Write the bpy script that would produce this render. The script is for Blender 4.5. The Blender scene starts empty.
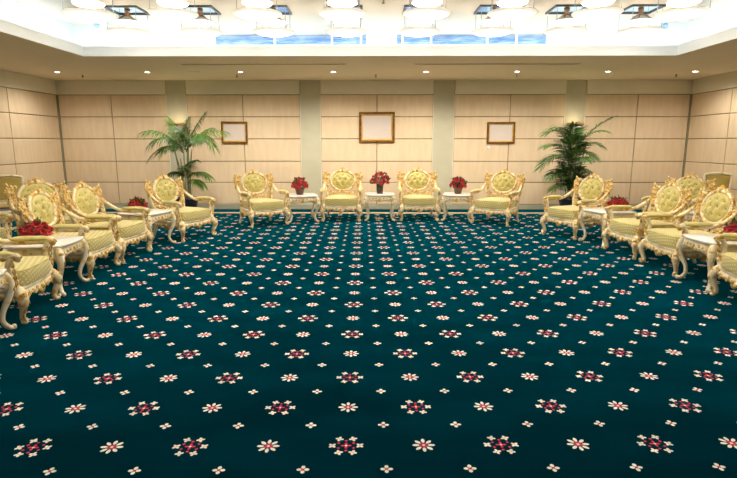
import bpy, math, random
from mathutils import Vector, Matrix
random.seed(7)
PI = math.pi
sc = bpy.context.scene
col = sc.collection

# ------------------------------------------------------------------ camera
F, PITCH, YAW, EYE = 525.5, 0.1812, -0.0085, 1.7
cam_d = bpy.data.cameras.new('camera'); cam = bpy.data.objects.new('camera', cam_d); col.objects.link(cam)
cam_d.sensor_fit = 'HORIZONTAL'; cam_d.sensor_width = 36.0; cam_d.lens = 36.0 * F / 737.0
cam_d.clip_start = 0.05; cam_d.clip_end = 100
cam.location = (0, 0, EYE); cam.rotation_euler = (PI / 2 - PITCH, 0, -YAW)
sc.camera = cam
# ------------------------------------------------------------------ world and exposure
w = bpy.data.worlds.new('world'); sc.world = w; w.use_nodes = True
w.node_tree.nodes['Background'].inputs[0].default_value = (0.02, 0.02, 0.02, 1)
sc.view_settings.view_transform = 'Standard'; sc.view_settings.look = 'None'
sc.view_settings.gamma = 1.0; sc.view_settings.use_curve_mapping = False
sc.view_settings.exposure = 0.9
sc.cycles.use_denoising = True
sc.cycles.max_bounces = 8; sc.cycles.diffuse_bounces = 5
sc.cycles.sample_clamp_indirect = 6.0
# lamp strengths (the lamps themselves are built further down)
DISH_E, COVE_E, SPOT_W, SIDE_W, SCONCE_W = 13.5, 5.6, 112.0, 5.0, 0.45
WARM = (1.0, 0.89, 0.77); COOL = (0.80, 0.93, 1.0)


def P(x, y, z=0.0):
    """photo pixel -> point of the horizontal plane at height z"""
    d = ray(x, y); t = (z - EYE) / d[2]
    return Vector((d[0] * t, d[1] * t, z))


def ray(x, y):
    xn, yn = (x - 368.5) / F, (239 - y) / F
    c, s = math.cos(PITCH), math.sin(PITCH)
    X, Y, Z = xn, c + yn * s, -s + yn * c
    c, s = math.cos(YAW), math.sin(YAW)
    return (X * c + Y * s, -X * s + Y * c, Z)


def PW(x, y, Y):
    """photo pixel -> point of the upright plane at depth Y"""
    d = ray(x, y); t = Y / d[1]
    return Vector((d[0] * t, Y, EYE + d[2] * t))


# ------------------------------------------------------------------ room dimensions (metres)
WY = 13.58; XL, XR = -7.965, 7.942; NY = -3.2
Z_SOFFIT, Z_CEIL, Z_CORN = 3.23, 3.85, 2.882
CY1, CX0, CX1, CY0 = 9.86, -5.22, 5.42, 2.4       # coffer opening
LEDGE = 0.34


# ------------------------------------------------------------------ materials
class X:
    """a shader value with arithmetic"""
    def __init__(s, nt, sock): s.nt, s.s = nt, sock
    def op(s, o, b=None, c=None):
        n = s.nt.nodes.new('ShaderNodeMath'); n.operation = o
        s.nt.links.new(s.s, n.inputs[0])
        for i, q in ((1, b), (2, c)):
            if q is None: continue
            if isinstance(q, X): s.nt.links.new(q.s, n.inputs[i])
            else: n.inputs[i].default_value = q
        return X(s.nt, n.outputs[0])
    def __add__(s, b): return s.op('ADD', b)
    def __sub__(s, b): return s.op('SUBTRACT', b)
    def __mul__(s, b): return s.op('MULTIPLY', b)
    def lt(s, b): return s.op('LESS_THAN', b)
    def gt(s, b): return s.op('GREATER_THAN', b)


def newmat(name):
    m = bpy.data.materials.new(name); m.use_nodes = True
    return m, m.node_tree, m.node_tree.nodes['Principled BSDF']


def mat(name, c, rough=0.6, metal=0.0, c2=None, scale=8.0, lo=0.4, hi=0.62, bump=0.0, bscale=60.0, emit=None, estr=0.0,
        sheen=0.0, alpha=None, trans=0.0, detail=3.0, stretch=None, spec=None):
    m, nt, b = newmat(name)
    b.inputs['Base Color'].default_value = (*c, 1); b.inputs['Roughness'].default_value = rough
    b.inputs['Metallic'].default_value = metal
    if spec is not None: b.inputs['Specular IOR Level'].default_value = spec
    if sheen: b.inputs['Sheen Weight'].default_value = sheen
    if trans: b.inputs['Transmission Weight'].default_value = trans
    if emit:
        b.inputs['Emission Color'].default_value = (*emit, 1); b.inputs['Emission Strength'].default_value = estr
    tc = nt.nodes.new('ShaderNodeTexCoord'); src = tc.outputs['Object']
    if stretch:
        mp = nt.nodes.new('ShaderNodeMapping'); mp.inputs['Scale'].default_value = stretch
        nt.links.new(src, mp.inputs[0]); src = mp.outputs[0]
    if c2:
        n = nt.nodes.new('ShaderNodeTexNoise'); n.inputs['Scale'].default_value = scale; n.inputs['Detail'].default_value = detail
        r = nt.nodes.new('ShaderNodeValToRGB')
        r.color_ramp.elements[0].position = lo; r.color_ramp.elements[1].position = hi
        r.color_ramp.elements[0].color = (*c, 1); r.color_ramp.elements[1].color = (*c2, 1)
        nt.links.new(src, n.inputs['Vector']); nt.links.new(n.outputs[0], r.inputs[0]); nt.links.new(r.outputs[0], b.inputs['Base Color'])
    if bump:
        n2 = nt.nodes.new('ShaderNodeTexNoise'); n2.inputs['Scale'].default_value = bscale
        bp = nt.nodes.new('ShaderNodeBump'); bp.inputs['Strength'].default_value = bump; bp.inputs['Distance'].default_value = 0.01
        nt.links.new(src, n2.inputs['Vector']); nt.links.new(n2.outputs[0], bp.inputs['Height']); nt.links.new(bp.outputs[0], b.inputs['Normal'])
    return m


def dotted_fabric(name, c, c2, pitch=0.042, r=0.30):
    m, nt, b = newmat(name)
    b.inputs['Roughness'].default_value = 0.75; b.inputs['Sheen Weight'].default_value = 0.25
    tc = nt.nodes.new('ShaderNodeTexCoord'); sp = nt.nodes.new('ShaderNodeSeparateXYZ'); nt.links.new(tc.outputs['Object'], sp.inputs[0])
    x, y, z = (X(nt, sp.outputs[i]) for i in range(3))
    u = (x + y * 0.35 + z * 0.5) * (1 / pitch); v = (y * 0.7 - x * 0.2 + z) * (1 / pitch)
    fu = u - u.op('ROUND'); fv = v - v.op('ROUND')
    d = (fu * fu + fv * fv).op('SQRT').lt(r)
    mx = nt.nodes.new('ShaderNodeMix'); mx.data_type = 'RGBA'
    nt.links.new(d.s, mx.inputs[0]); mx.inputs[6].default_value = (*c, 1); mx.inputs[7].default_value = (*c2, 1)
    nt.links.new(mx.outputs[2], b.inputs['Base Color'])
    return m


def carpet_mat():
    m, nt, b = newmat('carpet')
    b.inputs['Roughness'].default_value = 1.0; b.inputs['Specular IOR Level'].default_value = 0.0
    g = nt.nodes.new('ShaderNodeNewGeometry'); sp = nt.nodes.new('ShaderNodeSeparateXYZ'); nt.links.new(g.outputs['Position'], sp.inputs[0])
    x, y = X(nt, sp.outputs[0]), X(nt, sp.outputs[1])
    a, x0, y0, sk = 0.4432, -0.0978, 2.7388, 0.0195
    c, s = math.cos(sk), math.sin(sk)
    u = (x * c + y * s - x0) * (1 / a); v = (y * c - x * s - y0) * (1 / a)
    ru, rv = u.op('ROUND'), v.op('ROUND')
    pu, pv = u - ru, v - rv
    par = ((ru + rv) * 0.5).op('FRACT').gt(0.25)            # 1 on the small flowers
    qu, qv = u - u.op('FLOOR') - 0.5, v - v.op('FLOOR') - 0.5

    def fold(px, py, n, off=0.0):
        r = (px * px + py * py).op('SQRT'); t = py.op('ARCTAN2', px) + (PI / n + off + 4 * PI)
        k = 2 * PI / n
        t = t.op('MODULO', k) - (k / 2)
        return r * t.op('COSINE'), r * t.op('SINE'), r

    def ell(ex, ey, d, ra, rb):
        ex = (ex - d) * (1 / ra); ey = ey * (1 / rb)
        return (ex * ex + ey * ey).lt(1.0)

    # big flower: six four-petalled blossoms round a red star
    fx, fy, r = fold(pu, pv, 6)
    lx, ly = fx - 0.178, fy
    cx, cy, _ = fold(lx, ly, 4, PI / 4)
    bw = ell(cx, cy, 0.030, 0.026, 0.019)
    gx, gy, _ = fold(pu, pv, 6, PI / 6)
    hx, hy, _ = fold(pu, pv, 4)
    br = ell(gx, gy, 0.112, 0.017, 0.020).op('MAXIMUM', ell(hx, hy, 0.040, 0.030, 0.017))
    bc = r.lt(0.017)
    # small flower: eight petals
    sx, sy, r2 = fold(pu, pv, 8)
    sw = ell(sx, sy, 0.100, 0.046, 0.024)
    sr = r2.lt(0.050) * r2.gt(0.018)
    scn = r2.lt(0.018)
    # tiny flower: four petals
    tx, ty, r3 = fold(qu, qv, 4)
    tw = ell(tx, ty, 0.046, 0.031, 0.025)
    tr = r3.lt(0.020)
    inv = (par * -1.0) + 1.0
    white = (inv * bw.op('MAXIMUM', bc)).op('MAXIMUM', par * sw.op('MAXIMUM', scn)).op('MAXIMUM', tw)
    red = (inv * br * ((bc * -1.0) + 1.0)).op('MAXIMUM', par * sr).op('MAXIMUM', tr)
    # border: plain band along the walls with one beige stripe
    edge = ((x - XL).op('MINIMUM', (x * -1.0) + XR)).op('MINIMUM', (y * -1.0) + WY).op('MINIMUM', y - NY)
    inside = edge.gt(0.84)
    stripe = edge.gt(0.60) * edge.lt(0.84)
    white = white * inside; red = red * inside
    nz = nt.nodes.new('ShaderNodeTexNoise'); nz.inputs['Scale'].default_value = 1.0; nz.inputs['Detail'].default_value = 5
    mp = nt.nodes.new('ShaderNodeMapping'); mp.inputs['Scale'].default_value = (0.8, 2.6, 1)
    nt.links.new(g.outputs['Position'], mp.inputs[0]); nt.links.new(mp.outputs[0], nz.inputs['Vector'])
    b.inputs['Sheen Weight'].default_value = 0.75; b.inputs['Sheen Roughness'].default_value = 0.5; b.inputs['Sheen Tint'].default_value = (0.0, 0.205, 0.31, 1)
    rp = nt.nodes.new('ShaderNodeValToRGB')
    rp.color_ramp.elements[0].position = 0.36; rp.color_ramp.elements[1].position = 0.64
    rp.color_ramp.elements[0].color = (0.0001, 0.0030, 0.0075, 1); rp.color_ramp.elements[1].color = (0.0002, 0.014, 0.026, 1)
    nt.links.new(nz.outputs[0], rp.inputs[0])
    last = rp.outputs[0]
    for msk, cc in ((stripe, (0.62, 0.45, 0.25)), (white, (1.0, 0.97, 0.88)), (red, (0.78, 0.04, 0.11))):
        mx = nt.nodes.new('ShaderNodeMix'); mx.data_type = 'RGBA'
        nt.links.new(msk.s, mx.inputs[0]); nt.links.new(last, mx.inputs[6]); mx.inputs[7].default_value = (*cc, 1)
        last = mx.outputs[2]
    nt.links.new(last, b.inputs['Base Color'])
    n2 = nt.nodes.new('ShaderNodeTexNoise'); n2.inputs['Scale'].default_value = 220
    bp = nt.nodes.new('ShaderNodeBump'); bp.inputs['Strength'].default_value = 0.35; bp.inputs['Distance'].default_value = 0.006
    nt.links.new(g.outputs['Position'], n2.inputs['Vector']); nt.links.new(n2.outputs[0], bp.inputs['Height']); nt.links.new(bp.outputs[0], b.inputs['Normal'])
    return m


M = {}
M['carpet'] = carpet_mat()
M['panel'] = mat('wall_fabric', (0.75, 0.605, 0.41), 0.85, c2=(0.79, 0.645, 0.45), scale=2.0, bump=0.25, bscale=40, stretch=(6, 6, 1))
M['joint'] = mat('joint', (0.30, 0.235, 0.12), 0.8, c2=(0.34, 0.27, 0.14))
M['pilaster'] = mat('pilaster_paint', (0.54, 0.53, 0.39), 0.55, c2=(0.57, 0.56, 0.42), scale=3)
M['cornice'] = mat('cornice_paint', (0.82, 0.79, 0.66), 0.7, c2=(0.85, 0.82, 0.69), scale=2)
M['base'] = mat('baseboard_paint', (0.42, 0.43, 0.32), 0.5, c2=(0.46, 0.47, 0.36), scale=3)
M['post'] = mat('corner_post', (0.27, 0.26, 0.17), 0.6, c2=(0.30, 0.29, 0.19))
M['soffit'] = mat('soffit_paint', (0.86, 0.78, 0.61), 0.9, c2=(0.88, 0.80, 0.63), scale=1.5)
M['white'] = mat('coffer_white', (0.84, 0.89, 0.94), 0.8, c2=(0.86, 0.91, 0.96), scale=1.5)
M['inner_ceiling'] = mat('inner_ceiling', (0.80, 0.78, 0.74), 0.8, c2=(0.82, 0.80, 0.76), scale=1.5)
M['cove'] = mat('cove_tube', (0.9, 0.9, 0.9), 0.5, emit=COOL, estr=COVE_E, c2=(0.92, 0.92, 0.92))
M['dish'] = mat('alabaster', (0.90, 0.86, 0.78), 0.35, emit=(1.0, 0.90, 0.74), estr=DISH_E, c2=(0.85, 0.80, 0.70), scale=6)
def dish_mat():
    # alabaster glowing most over its bulb and less towards the rim
    m = M['dish']; nt = m.node_tree; b = nt.nodes['Principled BSDF']
    tc = nt.nodes.new('ShaderNodeTexCoord'); sp_ = nt.nodes.new('ShaderNodeSeparateXYZ'); nt.links.new(tc.outputs['Object'], sp_.inputs[0])
    x, y = X(nt, sp_.outputs[0]), X(nt, sp_.outputs[1])
    r2 = (x * x + y * y) * (1 / .33 ** 2)
    e_ = ((r2.op('MINIMUM', 1.0) * -1.0) + 1.0).op('POWER', 2.2) * (DISH_E - .30) + .30
    nt.links.new(e_.s, b.inputs['Emission Strength'])


dish_mat()
M['copper'] = mat('copper', (0.40, 0.22, 0.13), 0.35, 0.9, c2=(0.46, 0.27, 0.16), scale=20)
M['dark_metal'] = mat('dark_metal', (0.09, 0.10, 0.12), 0.4, 0.7, c2=(0.12, 0.13, 0.15), scale=20)
M['frosted'] = mat('frosted_glass', (0.84, 0.80, 0.72), 0.5, c2=(0.88, 0.85, 0.78), scale=6)
M['rod'] = mat('rod_metal', (0.35, 0.42, 0.50), 0.3, 0.8, c2=(0.40, 0.46, 0.54))
M['mirror'] = mat('blue_mirror', (0.45, 0.62, 0.78), 0.15, 0.9, c2=(0.50, 0.66, 0.80), scale=3)
M['grille_blue'] = mat('grille_blue', (0.22, 0.42, 0.80), 0.4, 0.2, c2=(0.50, 0.68, 0.92), scale=3, stretch=(1, 1, 6))  # aluminium slats; the blue they reflect is put into the colour
M['slot'] = mat('slot_dark', (0.16, 0.12, 0.07), 0.7, c2=(0.20, 0.15, 0.09))
M['lamp_glow'] = mat('downlight_lens', (1, 1, 1), 0.4, emit=(1.0, 0.95, 0.88), estr=14.0, c2=(0.95, 0.95, 0.95))
M['bright_metal'] = mat('bright_metal', (0.75, 0.73, 0.70), 0.3, 0.8, c2=(0.8, 0.78, 0.74))
M['ivory'] = mat('ivory_gilt', (0.88, 0.77, 0.52), 0.38, 0.0, c2=(0.62, 0.37, 0.07), scale=14, lo=0.50, hi=0.60, bump=0.25, bscale=55)
M['ivory_plain'] = mat('ivory_paint', (0.90, 0.83, 0.64), 0.36, 0.0, c2=(0.72, 0.53, 0.20), scale=9, lo=0.56, hi=0.68, bump=0.1, bscale=40)
M['gold'] = mat('gilding', (0.66, 0.40, 0.08), 0.36, 0.2, c2=(0.82, 0.67, 0.36), scale=24, lo=0.45, hi=0.60, bump=0.4, bscale=70)
M['fabric'] = dotted_fabric('seat_damask', (0.55, 0.47, 0.165), (0.75, 0.67, 0.34))
M['fabric2'] = mat('tufted_velvet', (0.56, 0.48, 0.15), 0.7, c2=(0.64, 0.56, 0.21), scale=14, sheen=0.3)
M['button'] = mat('button_cloth', (0.34, 0.27, 0.07), 0.7, c2=(0.40, 0.32, 0.10))
M['marble'] = mat('white_marble', (0.86, 0.84, 0.80), 0.22, c2=(0.74, 0.72, 0.68), scale=5, lo=0.5, hi=0.75)
M['rose'] = mat('rose_petal', (0.48, 0.003, 0.012), 0.55, c2=(0.66, 0.010, 0.028), scale=25, sheen=0.2)
M['leaf'] = mat('rose_leaf', (0.03, 0.09, 0.02), 0.5, c2=(0.06, 0.15, 0.03), scale=15)
M['vase'] = mat('bronze_vase', (0.045, 0.040, 0.022), 0.35, 0.3, c2=(0.13, 0.11, 0.06), scale=18)
M['clay'] = mat('brown_pot', (0.13, 0.075, 0.045), 0.5, c2=(0.18, 0.11, 0.07), scale=12)
M['palm_a'] = mat('palm_light', (0.05, 0.15, 0.014), 0.5, c2=(0.12, 0.24, 0.03), scale=4)
M['palm_b'] = mat('palm_dark', (0.02, 0.08, 0.010), 0.5, c2=(0.055, 0.15, 0.02), scale=4)
M['palm_c'] = mat('palm_mid', (0.035, 0.12, 0.014), 0.5, c2=(0.08, 0.19, 0.028), scale=4)
M['cane'] = mat('palm_cane', (0.26, 0.30, 0.10), 0.6, c2=(0.34, 0.33, 0.14), scale=10)
M['pot'] = mat('glazed_pot', (0.016, 0.020, 0.040), 0.3, c2=(0.03, 0.035, 0.055), scale=6)
M['soil'] = mat('soil', (0.05, 0.032, 0.02), 0.95, c2=(0.09, 0.06, 0.035), scale=30)
M['frame_gold'] = mat('frame_gold', (0.34, 0.17, 0.022), 0.4, 0.35, c2=(0.05, 0.026, 0.006), scale=55, lo=0.46, hi=0.58, bump=0.5, bscale=80)
M['frame_inner'] = mat('frame_inner_gold', (0.72, 0.42, 0.09), 0.35, 0.4, c2=(0.80, 0.52, 0.15), scale=20)
M['paper'] = mat('paper', (0.66, 0.59, 0.54), 0.6, c2=(0.68, 0.61, 0.56), scale=2)
M['plain_cloth'] = mat('plain_cloth', (0.44, 0.34, 0.08), 0.8, c2=(0.50, 0.39, 0.11), scale=6)
M['plastic_white'] = mat('plastic_white', (0.82, 0.80, 0.75), 0.4, c2=(0.85, 0.83, 0.78))
M['cap_blue'] = mat('cap_blue', (0.03, 0.08, 0.55), 0.4, c2=(0.04, 0.10, 0.62))
M['bottle'] = mat('clear_bottle', (0.80, 0.90, 0.95), 0.1, trans=0.9, c2=(0.78, 0.88, 0.95))
M['label_blue'] = mat('label_blue', (0.10, 0.30, 0.75), 0.5, c2=(0.65, 0.78, 0.92), scale=16)
M['black'] = mat('black_leather', (0.012, 0.012, 0.012), 0.5, c2=(0.02, 0.02, 0.02))
M['brass'] = mat('brass', (0.62, 0.42, 0.16), 0.35, 0.7, c2=(0.68, 0.48, 0.20))
M['sconce_glass'] = mat('sconce_glass', (0.55, 0.54, 0.48), 0.25, 0.1, c2=(0.62, 0.60, 0.52))
M['sconce_glow'] = mat('sconce_glow', (1, 0.9, 0.7), 0.4, emit=(1.0, 0.74, 0.42), estr=1.0, c2=(1, 0.92, 0.75))


# ------------------------------------------------------------------ mesh builder
class MB:
    def __init__(s): s.v = []; s.f = []; s.sm = []
    def add(s, vs, fs, smooth=True):
        k = len(s.v); s.v += [tuple(q) for q in vs]
        for f in fs: s.f.append(tuple(i + k for i in f)); s.sm.append(smooth)
        return s
    def box(s, a, b, rot=None, o=(0, 0, 0)):
        (x0, y0, z0), (x1, y1, z1) = a, b
        vs = [Vector(q) for q in ((x0, y0, z0), (x1, y0, z0), (x1, y1, z0), (x0, y1, z0), (x0, y0, z1), (x1, y0, z1), (x1, y1, z1), (x0, y1, z1))]
        if rot is not None: vs = [rot @ q + Vector(o) for q in vs]
        return s.add(vs, [(0, 3, 2, 1), (4, 5, 6, 7), (0, 1, 5, 4), (1, 2, 6, 5), (2, 3, 7, 6), (3, 0, 4, 7)], False)
    def bbox(s, a, b, e):
        """box with chamfered edges"""
        (x0, y0, z0), (x1, y1, z1) = a, b
        vs = []; idx = {}
        for i, (X_, sx) in enumerate(((x0, 1), (x1, -1))):
            for j, (Y_, sy) in enumerate(((y0, 1), (y1, -1))):
                for k, (Z_, sz) in enumerate(((z0, 1), (z1, -1))):
                    for ax in range(3):
                        p = [X_ + sx * e, Y_ + sy * e, Z_ + sz * e]; p[ax] = (X_, Y_, Z_)[ax]
                        idx[i, j, k, ax] = len(vs); vs.append(p)
        fs = []
        for i in (0, 1):
            q = [idx[i, 0, 0, 0], idx[i, 1, 0, 0], idx[i, 1, 1, 0], idx[i, 0, 1, 0]]; fs.append(q if i else q[::-1])
            q = [idx[0, i, 0, 1], idx[1, i, 0, 1], idx[1, i, 1, 1], idx[0, i, 1, 1]]; fs.append(q[::-1] if i else q)
            q = [idx[0, 0, i, 2], idx[1, 0, i, 2], idx[1, 1, i, 2], idx[0, 1, i, 2]]; fs.append(q if i else q[::-1])
        for i in (0, 1):
            for j in (0, 1):
                fs.append([idx[i, j, 0, 0], idx[i, j, 1, 0], idx[i, j, 1, 1], idx[i, j, 0, 1]])
                fs.append([idx[i, 0, j, 0], idx[i, 1, j, 0], idx[i, 1, j, 2], idx[i, 0, j, 2]])
                fs.append([idx[0, i, j, 1], idx[1, i, j, 1], idx[1, i, j, 2], idx[0, i, j, 2]])
                for k in (0, 1): fs.append([idx[i, j, k, 0], idx[i, j, k, 1], idx[i, j, k, 2]])
        return s.add(vs, fs, False)
    def tube(s, pts, rad, n=8, sub=3, closed=False, flat=1.0, up=None):
        pts = [Vector(p) for p in pts]
        if not hasattr(rad, '__len__'): rad = [rad] * len(pts)
        if sub > 1: pts, rad = smooth_path(pts, rad, sub, closed)
        N = len(pts); rings = []
        prev = None
        for i, p in enumerate(pts):
            a = pts[(i - 1) % N] if (closed or i > 0) else p
            b = pts[(i + 1) % N] if (closed or i < N - 1) else p
            t = (b - a).normalized()
            if prev is None:
                r = Vector(up) if up else (Vector((0, 0, 1)) if abs(t.z) < 0.9 else Vector((0, 1, 0)))
            else: r = prev
            u = (r - t * r.dot(t)).normalized(); prev = u
            v = t.cross(u)
            rings.append([p + (u * math.cos(2 * PI * k / n) + v * math.sin(2 * PI * k / n) * flat) * rad[i] for k in range(n)])
        vs = [q for r in rings for q in r]; fs = []
        for i in range(N if closed else N - 1):
            j = (i + 1) % N
            for k in range(n): fs.append((i * n + k, i * n + (k + 1) % n, j * n + (k + 1) % n, j * n + k))
        if not closed:
            fs.append(tuple(range(n))[::-1]); fs.append(tuple((N - 1) * n + k for k in range(n)))
        return s.add(vs, fs)
    def ell(s, c, r, rot=None, nu=8, nv=5):
        c = Vector(c); vs = []; fs = []
        for j in range(nv + 1):
            th = PI * j / nv
            for i in range(nu):
                ph = 2 * PI * i / nu
                q = Vector((r[0] * math.sin(th) * math.cos(ph), r[1] * math.sin(th) * math.sin(ph), r[2] * math.cos(th)))
                vs.append(c + (rot @ q if rot is not None else q))
        for j in range(nv):
            for i in range(nu):
                fs.append((j * nu + i, (j + 1) * nu + i, (j + 1) * nu + (i + 1) % nu, j * nu + (i + 1) % nu))
        return s.add(vs, fs)
    def lathe(s, prof, n=24, c=(0, 0, 0), sq=1.0, smooth=True, caps=True):
        vs = []; fs = []
        for (r, z) in prof:
            for i in range(n):
                a = 2 * PI * (i + 0.5) / n
                vs.append((c[0] + r * math.cos(a), c[1] + r * math.sin(a) * sq, c[2] + z))
        for j in range(len(prof) - 1):
            for i in range(n): fs.append((j * n + i, j * n + (i + 1) % n, (j + 1) * n + (i + 1) % n, (j + 1) * n + i))
        if caps:
            fs.append(tuple(range(n))[::-1]); fs.append(tuple((len(prof) - 1) * n + i for i in range(n)))
        return s.add(vs, fs, smooth)
    def grid(s, fn, nu, nv, wrap=False):
        vs = [fn(i / nu, j / nv) for j in range(nv + 1) for i in range(nu + (0 if wrap else 1))]
        W = nu if wrap else nu + 1; fs = []
        for j in range(nv):
            for i in range(nu):
                i2 = (i + 1) % W if wrap else i + 1
                fs.append((j * W + i, j * W + i2, (j + 1) * W + i2, (j + 1) * W + i))
        return s.add(vs, fs)
    def scroll(s, c, u, v, r0, turns, tr, n=6, steps=18, start=0.0, end=0.22):
        c, u, v = Vector(c), Vector(u).normalized(), Vector(v).normalized()
        pts, rad = [], []
        for i in range(steps + 1):
            t = i / steps; a = start + 2 * PI * turns * t; r = r0 * (1 - (1 - end) * t)
            pts.append(c + u * (r * math.cos(a)) + v * (r * math.sin(a))); rad.append(tr * (0.55 + 0.7 * t))
        s.tube(pts, rad, n, 1); s.ell(pts[-1], (tr * 1.7,) * 3, None, 6, 4)
        return s
    def leafy(s, c, d, n_, L, wd, th=0.012):
        """a plump carved leaf from c along d, lying in the plane with normal n_"""
        d, n_ = Vector(d).normalized(), Vector(n_).normalized(); b = n_.cross(d)
        R = Matrix((d, b, n_)).transposed()
        return s.ell(Vector(c) + d * L * 0.5, (L * 0.5, wd * 0.5, th), R, 8, 4)
    def xf(s, mtx):
        s.v = [tuple(mtx @ Vector(q)) for q in s.v]; return s
    def mesh(s, name, m):
        me = bpy.data.meshes.new(name); me.from_pydata(s.v, [], s.f); me.materials.append(M[m])
        me.polygons.foreach_set('use_smooth', s.sm); me.update(); return me
    def build(s, name, m, parent=None, loc=None):
        return link(name, s.mesh(name, m), parent, loc)


def smooth_path(pts, rad, sub, closed):
    N = len(pts); op, orr = [], []
    seg = N if closed else N - 1
    g = lambda i: pts[i % N] if closed else pts[max(0, min(N - 1, i))]
    for i in range(seg):
        p0, p1, p2, p3 = g(i - 1), g(i), g(i + 1), g(i + 2)
        for k in range(sub):
            t = k / sub
            op.append(0.5 * ((2 * p1) + (p2 - p0) * t + (2 * p0 - 5 * p1 + 4 * p2 - p3) * t * t + (3 * p1 - p0 - 3 * p2 + p3) * t ** 3))
            orr.append(rad[i] * (1 - t) + rad[(i + 1) % N] * t)
    if not closed: op.append(pts[-1]); orr.append(rad[-1])
    return op, orr


def link(name, data, parent=None, loc=None):
    o = bpy.data.objects.new(name, data); col.objects.link(o)
    if parent is not None: o.parent = parent
    if loc is not None: o.location = loc
    return o


def tag(o, label, cat, group=None):
    o['label'] = label; o['category'] = cat
    if group: o['group'] = group
    return o


def thing(name, label, cat, loc=(0, 0, 0), rz=0.0, group=None):
    o = link(name, None, None, loc); o.rotation_euler = (0, 0, rz); o.empty_display_size = 0.1
    return tag(o, label, cat, group)


def struct(o): o['kind'] = 'structure'; return o


def copy_tree(o, parent=None):
    c = o.copy(); col.objects.link(c)
    if parent is not None: c.parent = parent
    for ch in list(o.children): copy_tree(ch, c)
    return c


def place(proto, used, loc, rz, label, group=None):
    o = proto if not used else copy_tree(proto)
    used.append(1); o.location = loc; o.rotation_euler = (0, 0, rz); o['label'] = label
    if group: o['group'] = group
    return o


def mirrored(mb):
    """the same shape reflected in x, faces kept outward"""
    o = MB(); o.v = [(-q[0], q[1], q[2]) for q in mb.v]; o.f = [f[::-1] for f in mb.f]; o.sm = list(mb.sm)
    return o


# ================================================================== SETTING
struct(MB().add([(XL - .1, NY - .1, 0), (XR + .1, NY - .1, 0), (XR + .1, WY + .1, 0), (XL - .1, WY + .1, 0),
                 (XL - .1, NY - .1, -.1), (XR + .1, NY - .1, -.1), (XR + .1, WY + .1, -.1), (XL - .1, WY + .1, -.1)],
                [(0, 1, 2, 3), (4, 7, 6, 5), (0, 4, 5, 1), (1, 5, 6, 2), (2, 6, 7, 3), (3, 7, 4, 0)], False).build('floor', 'carpet'))
ROWS = [0.131, 0.694, 1.231, 1.795, 2.343, 2.882]
GAP = 0.009


def panels(wall, axis, at, face, spans):
    """fabric-covered panels, each standing 2 cm proud of the wall with recessed joints"""
    for (a, b) in spans:
        for z0, z1 in zip(ROWS[:-1], ROWS[1:]):
            lo, hi = a + GAP, b - GAP
            if axis == 'y':
                q0, q1 = sorted((at, at + face * 0.022)); pa, pb = (lo, q0, z0 + GAP), (hi, q1, z1 - GAP)
            else:
                q0, q1 = sorted((at, at + face * 0.022)); pa, pb = (q0, lo, z0 + GAP), (q1, hi, z1 - GAP)
            MB().bbox(pa, pb, 0.006).build('panel', 'panel', wall)


wb = struct(MB().box((XL - .15, WY, 0), (XR + .15, WY + .15, 4.0)).build('wall_back', 'joint'))
PIL = [(-5.202, -4.678), (-1.838, -1.318), (1.506, 2.042), (4.796, 5.313)]
PX = 0.045
spans = [(XL + PX, -6.588), (-6.588, PIL[0][0]), (PIL[0][1], -3.274), (-3.274, PIL[1][0]), (PIL[1][1], 0.097), (0.097, PIL[2][0]),
         (PIL[2][1], 3.437), (3.437, PIL[3][0]), (PIL[3][1], 6.604), (6.604, XR - PX)]
panels(wb, 'y', WY, -1, spans)
wl = struct(MB().box((XL - .15, NY, 0), (XL, WY, 4.0)).build('wall_left', 'joint'))
panels(wl, 'x', XL, 1, [(11.72, WY - PX), (9.9, 11.72), (8.1, 9.9), (6.3, 8.1), (4.5, 6.3), (2.7, 4.5), (.9, 2.7), (NY, .9)])
wr = struct(MB().box((XR, NY, 0), (XR + .15, WY, 4.0)).build('wall_right', 'joint'))
panels(wr, 'x', XR, -1, [(12.05, WY - PX), (10.2, 12.05), (8.4, 10.2), (6.6, 8.4), (4.8, 6.6), (3.0, 4.8), (1.2, 3.0), (NY, 1.2)])
wf = struct(MB().box((XL - .15, NY - .15, 0), (XR + .15, NY, 4.0)).build('wall_front', 'joint'))
panels(wf, 'y', NY, 1, [(XL + k * (XR - XL) / 9, XL + (k + 1) * (XR - XL) / 9) for k in range(9)])
# pilasters
tn = [0]


def trim(mb, m):
    tn[0] += 1
    return struct(mb.build('trim_%d' % tn[0], m))


for a, b in PIL:
    t = trim(MB().box((a + .012, WY - .016, .131), (b - .012, WY, Z_SOFFIT)), 'pilaster')
    MB().box((a - .002, WY - .024, .131), (a + .012, WY, Z_CORN)).box((b - .012, WY - .024, .131), (b + .002, WY, Z_CORN)).build('edge_bead', 'cornice', t)
# cornice band in lengths between the pilasters
cs = [XL] + [q for p in PIL for q in p] + [XR]
for i in range(0, len(cs), 2):
    trim(MB().bbox((cs[i], WY - .05, Z_CORN + .006), (cs[i + 1], WY, Z_SOFFIT), .008), 'cornice')
trim(MB().bbox((XL, NY, Z_CORN + .006), (XL + .05, WY - .05, Z_SOFFIT), .008), 'cornice')
trim(MB().bbox((XR - .05, NY, Z_CORN + .006), (XR, WY - .05, Z_SOFFIT), .008), 'cornice')
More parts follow.
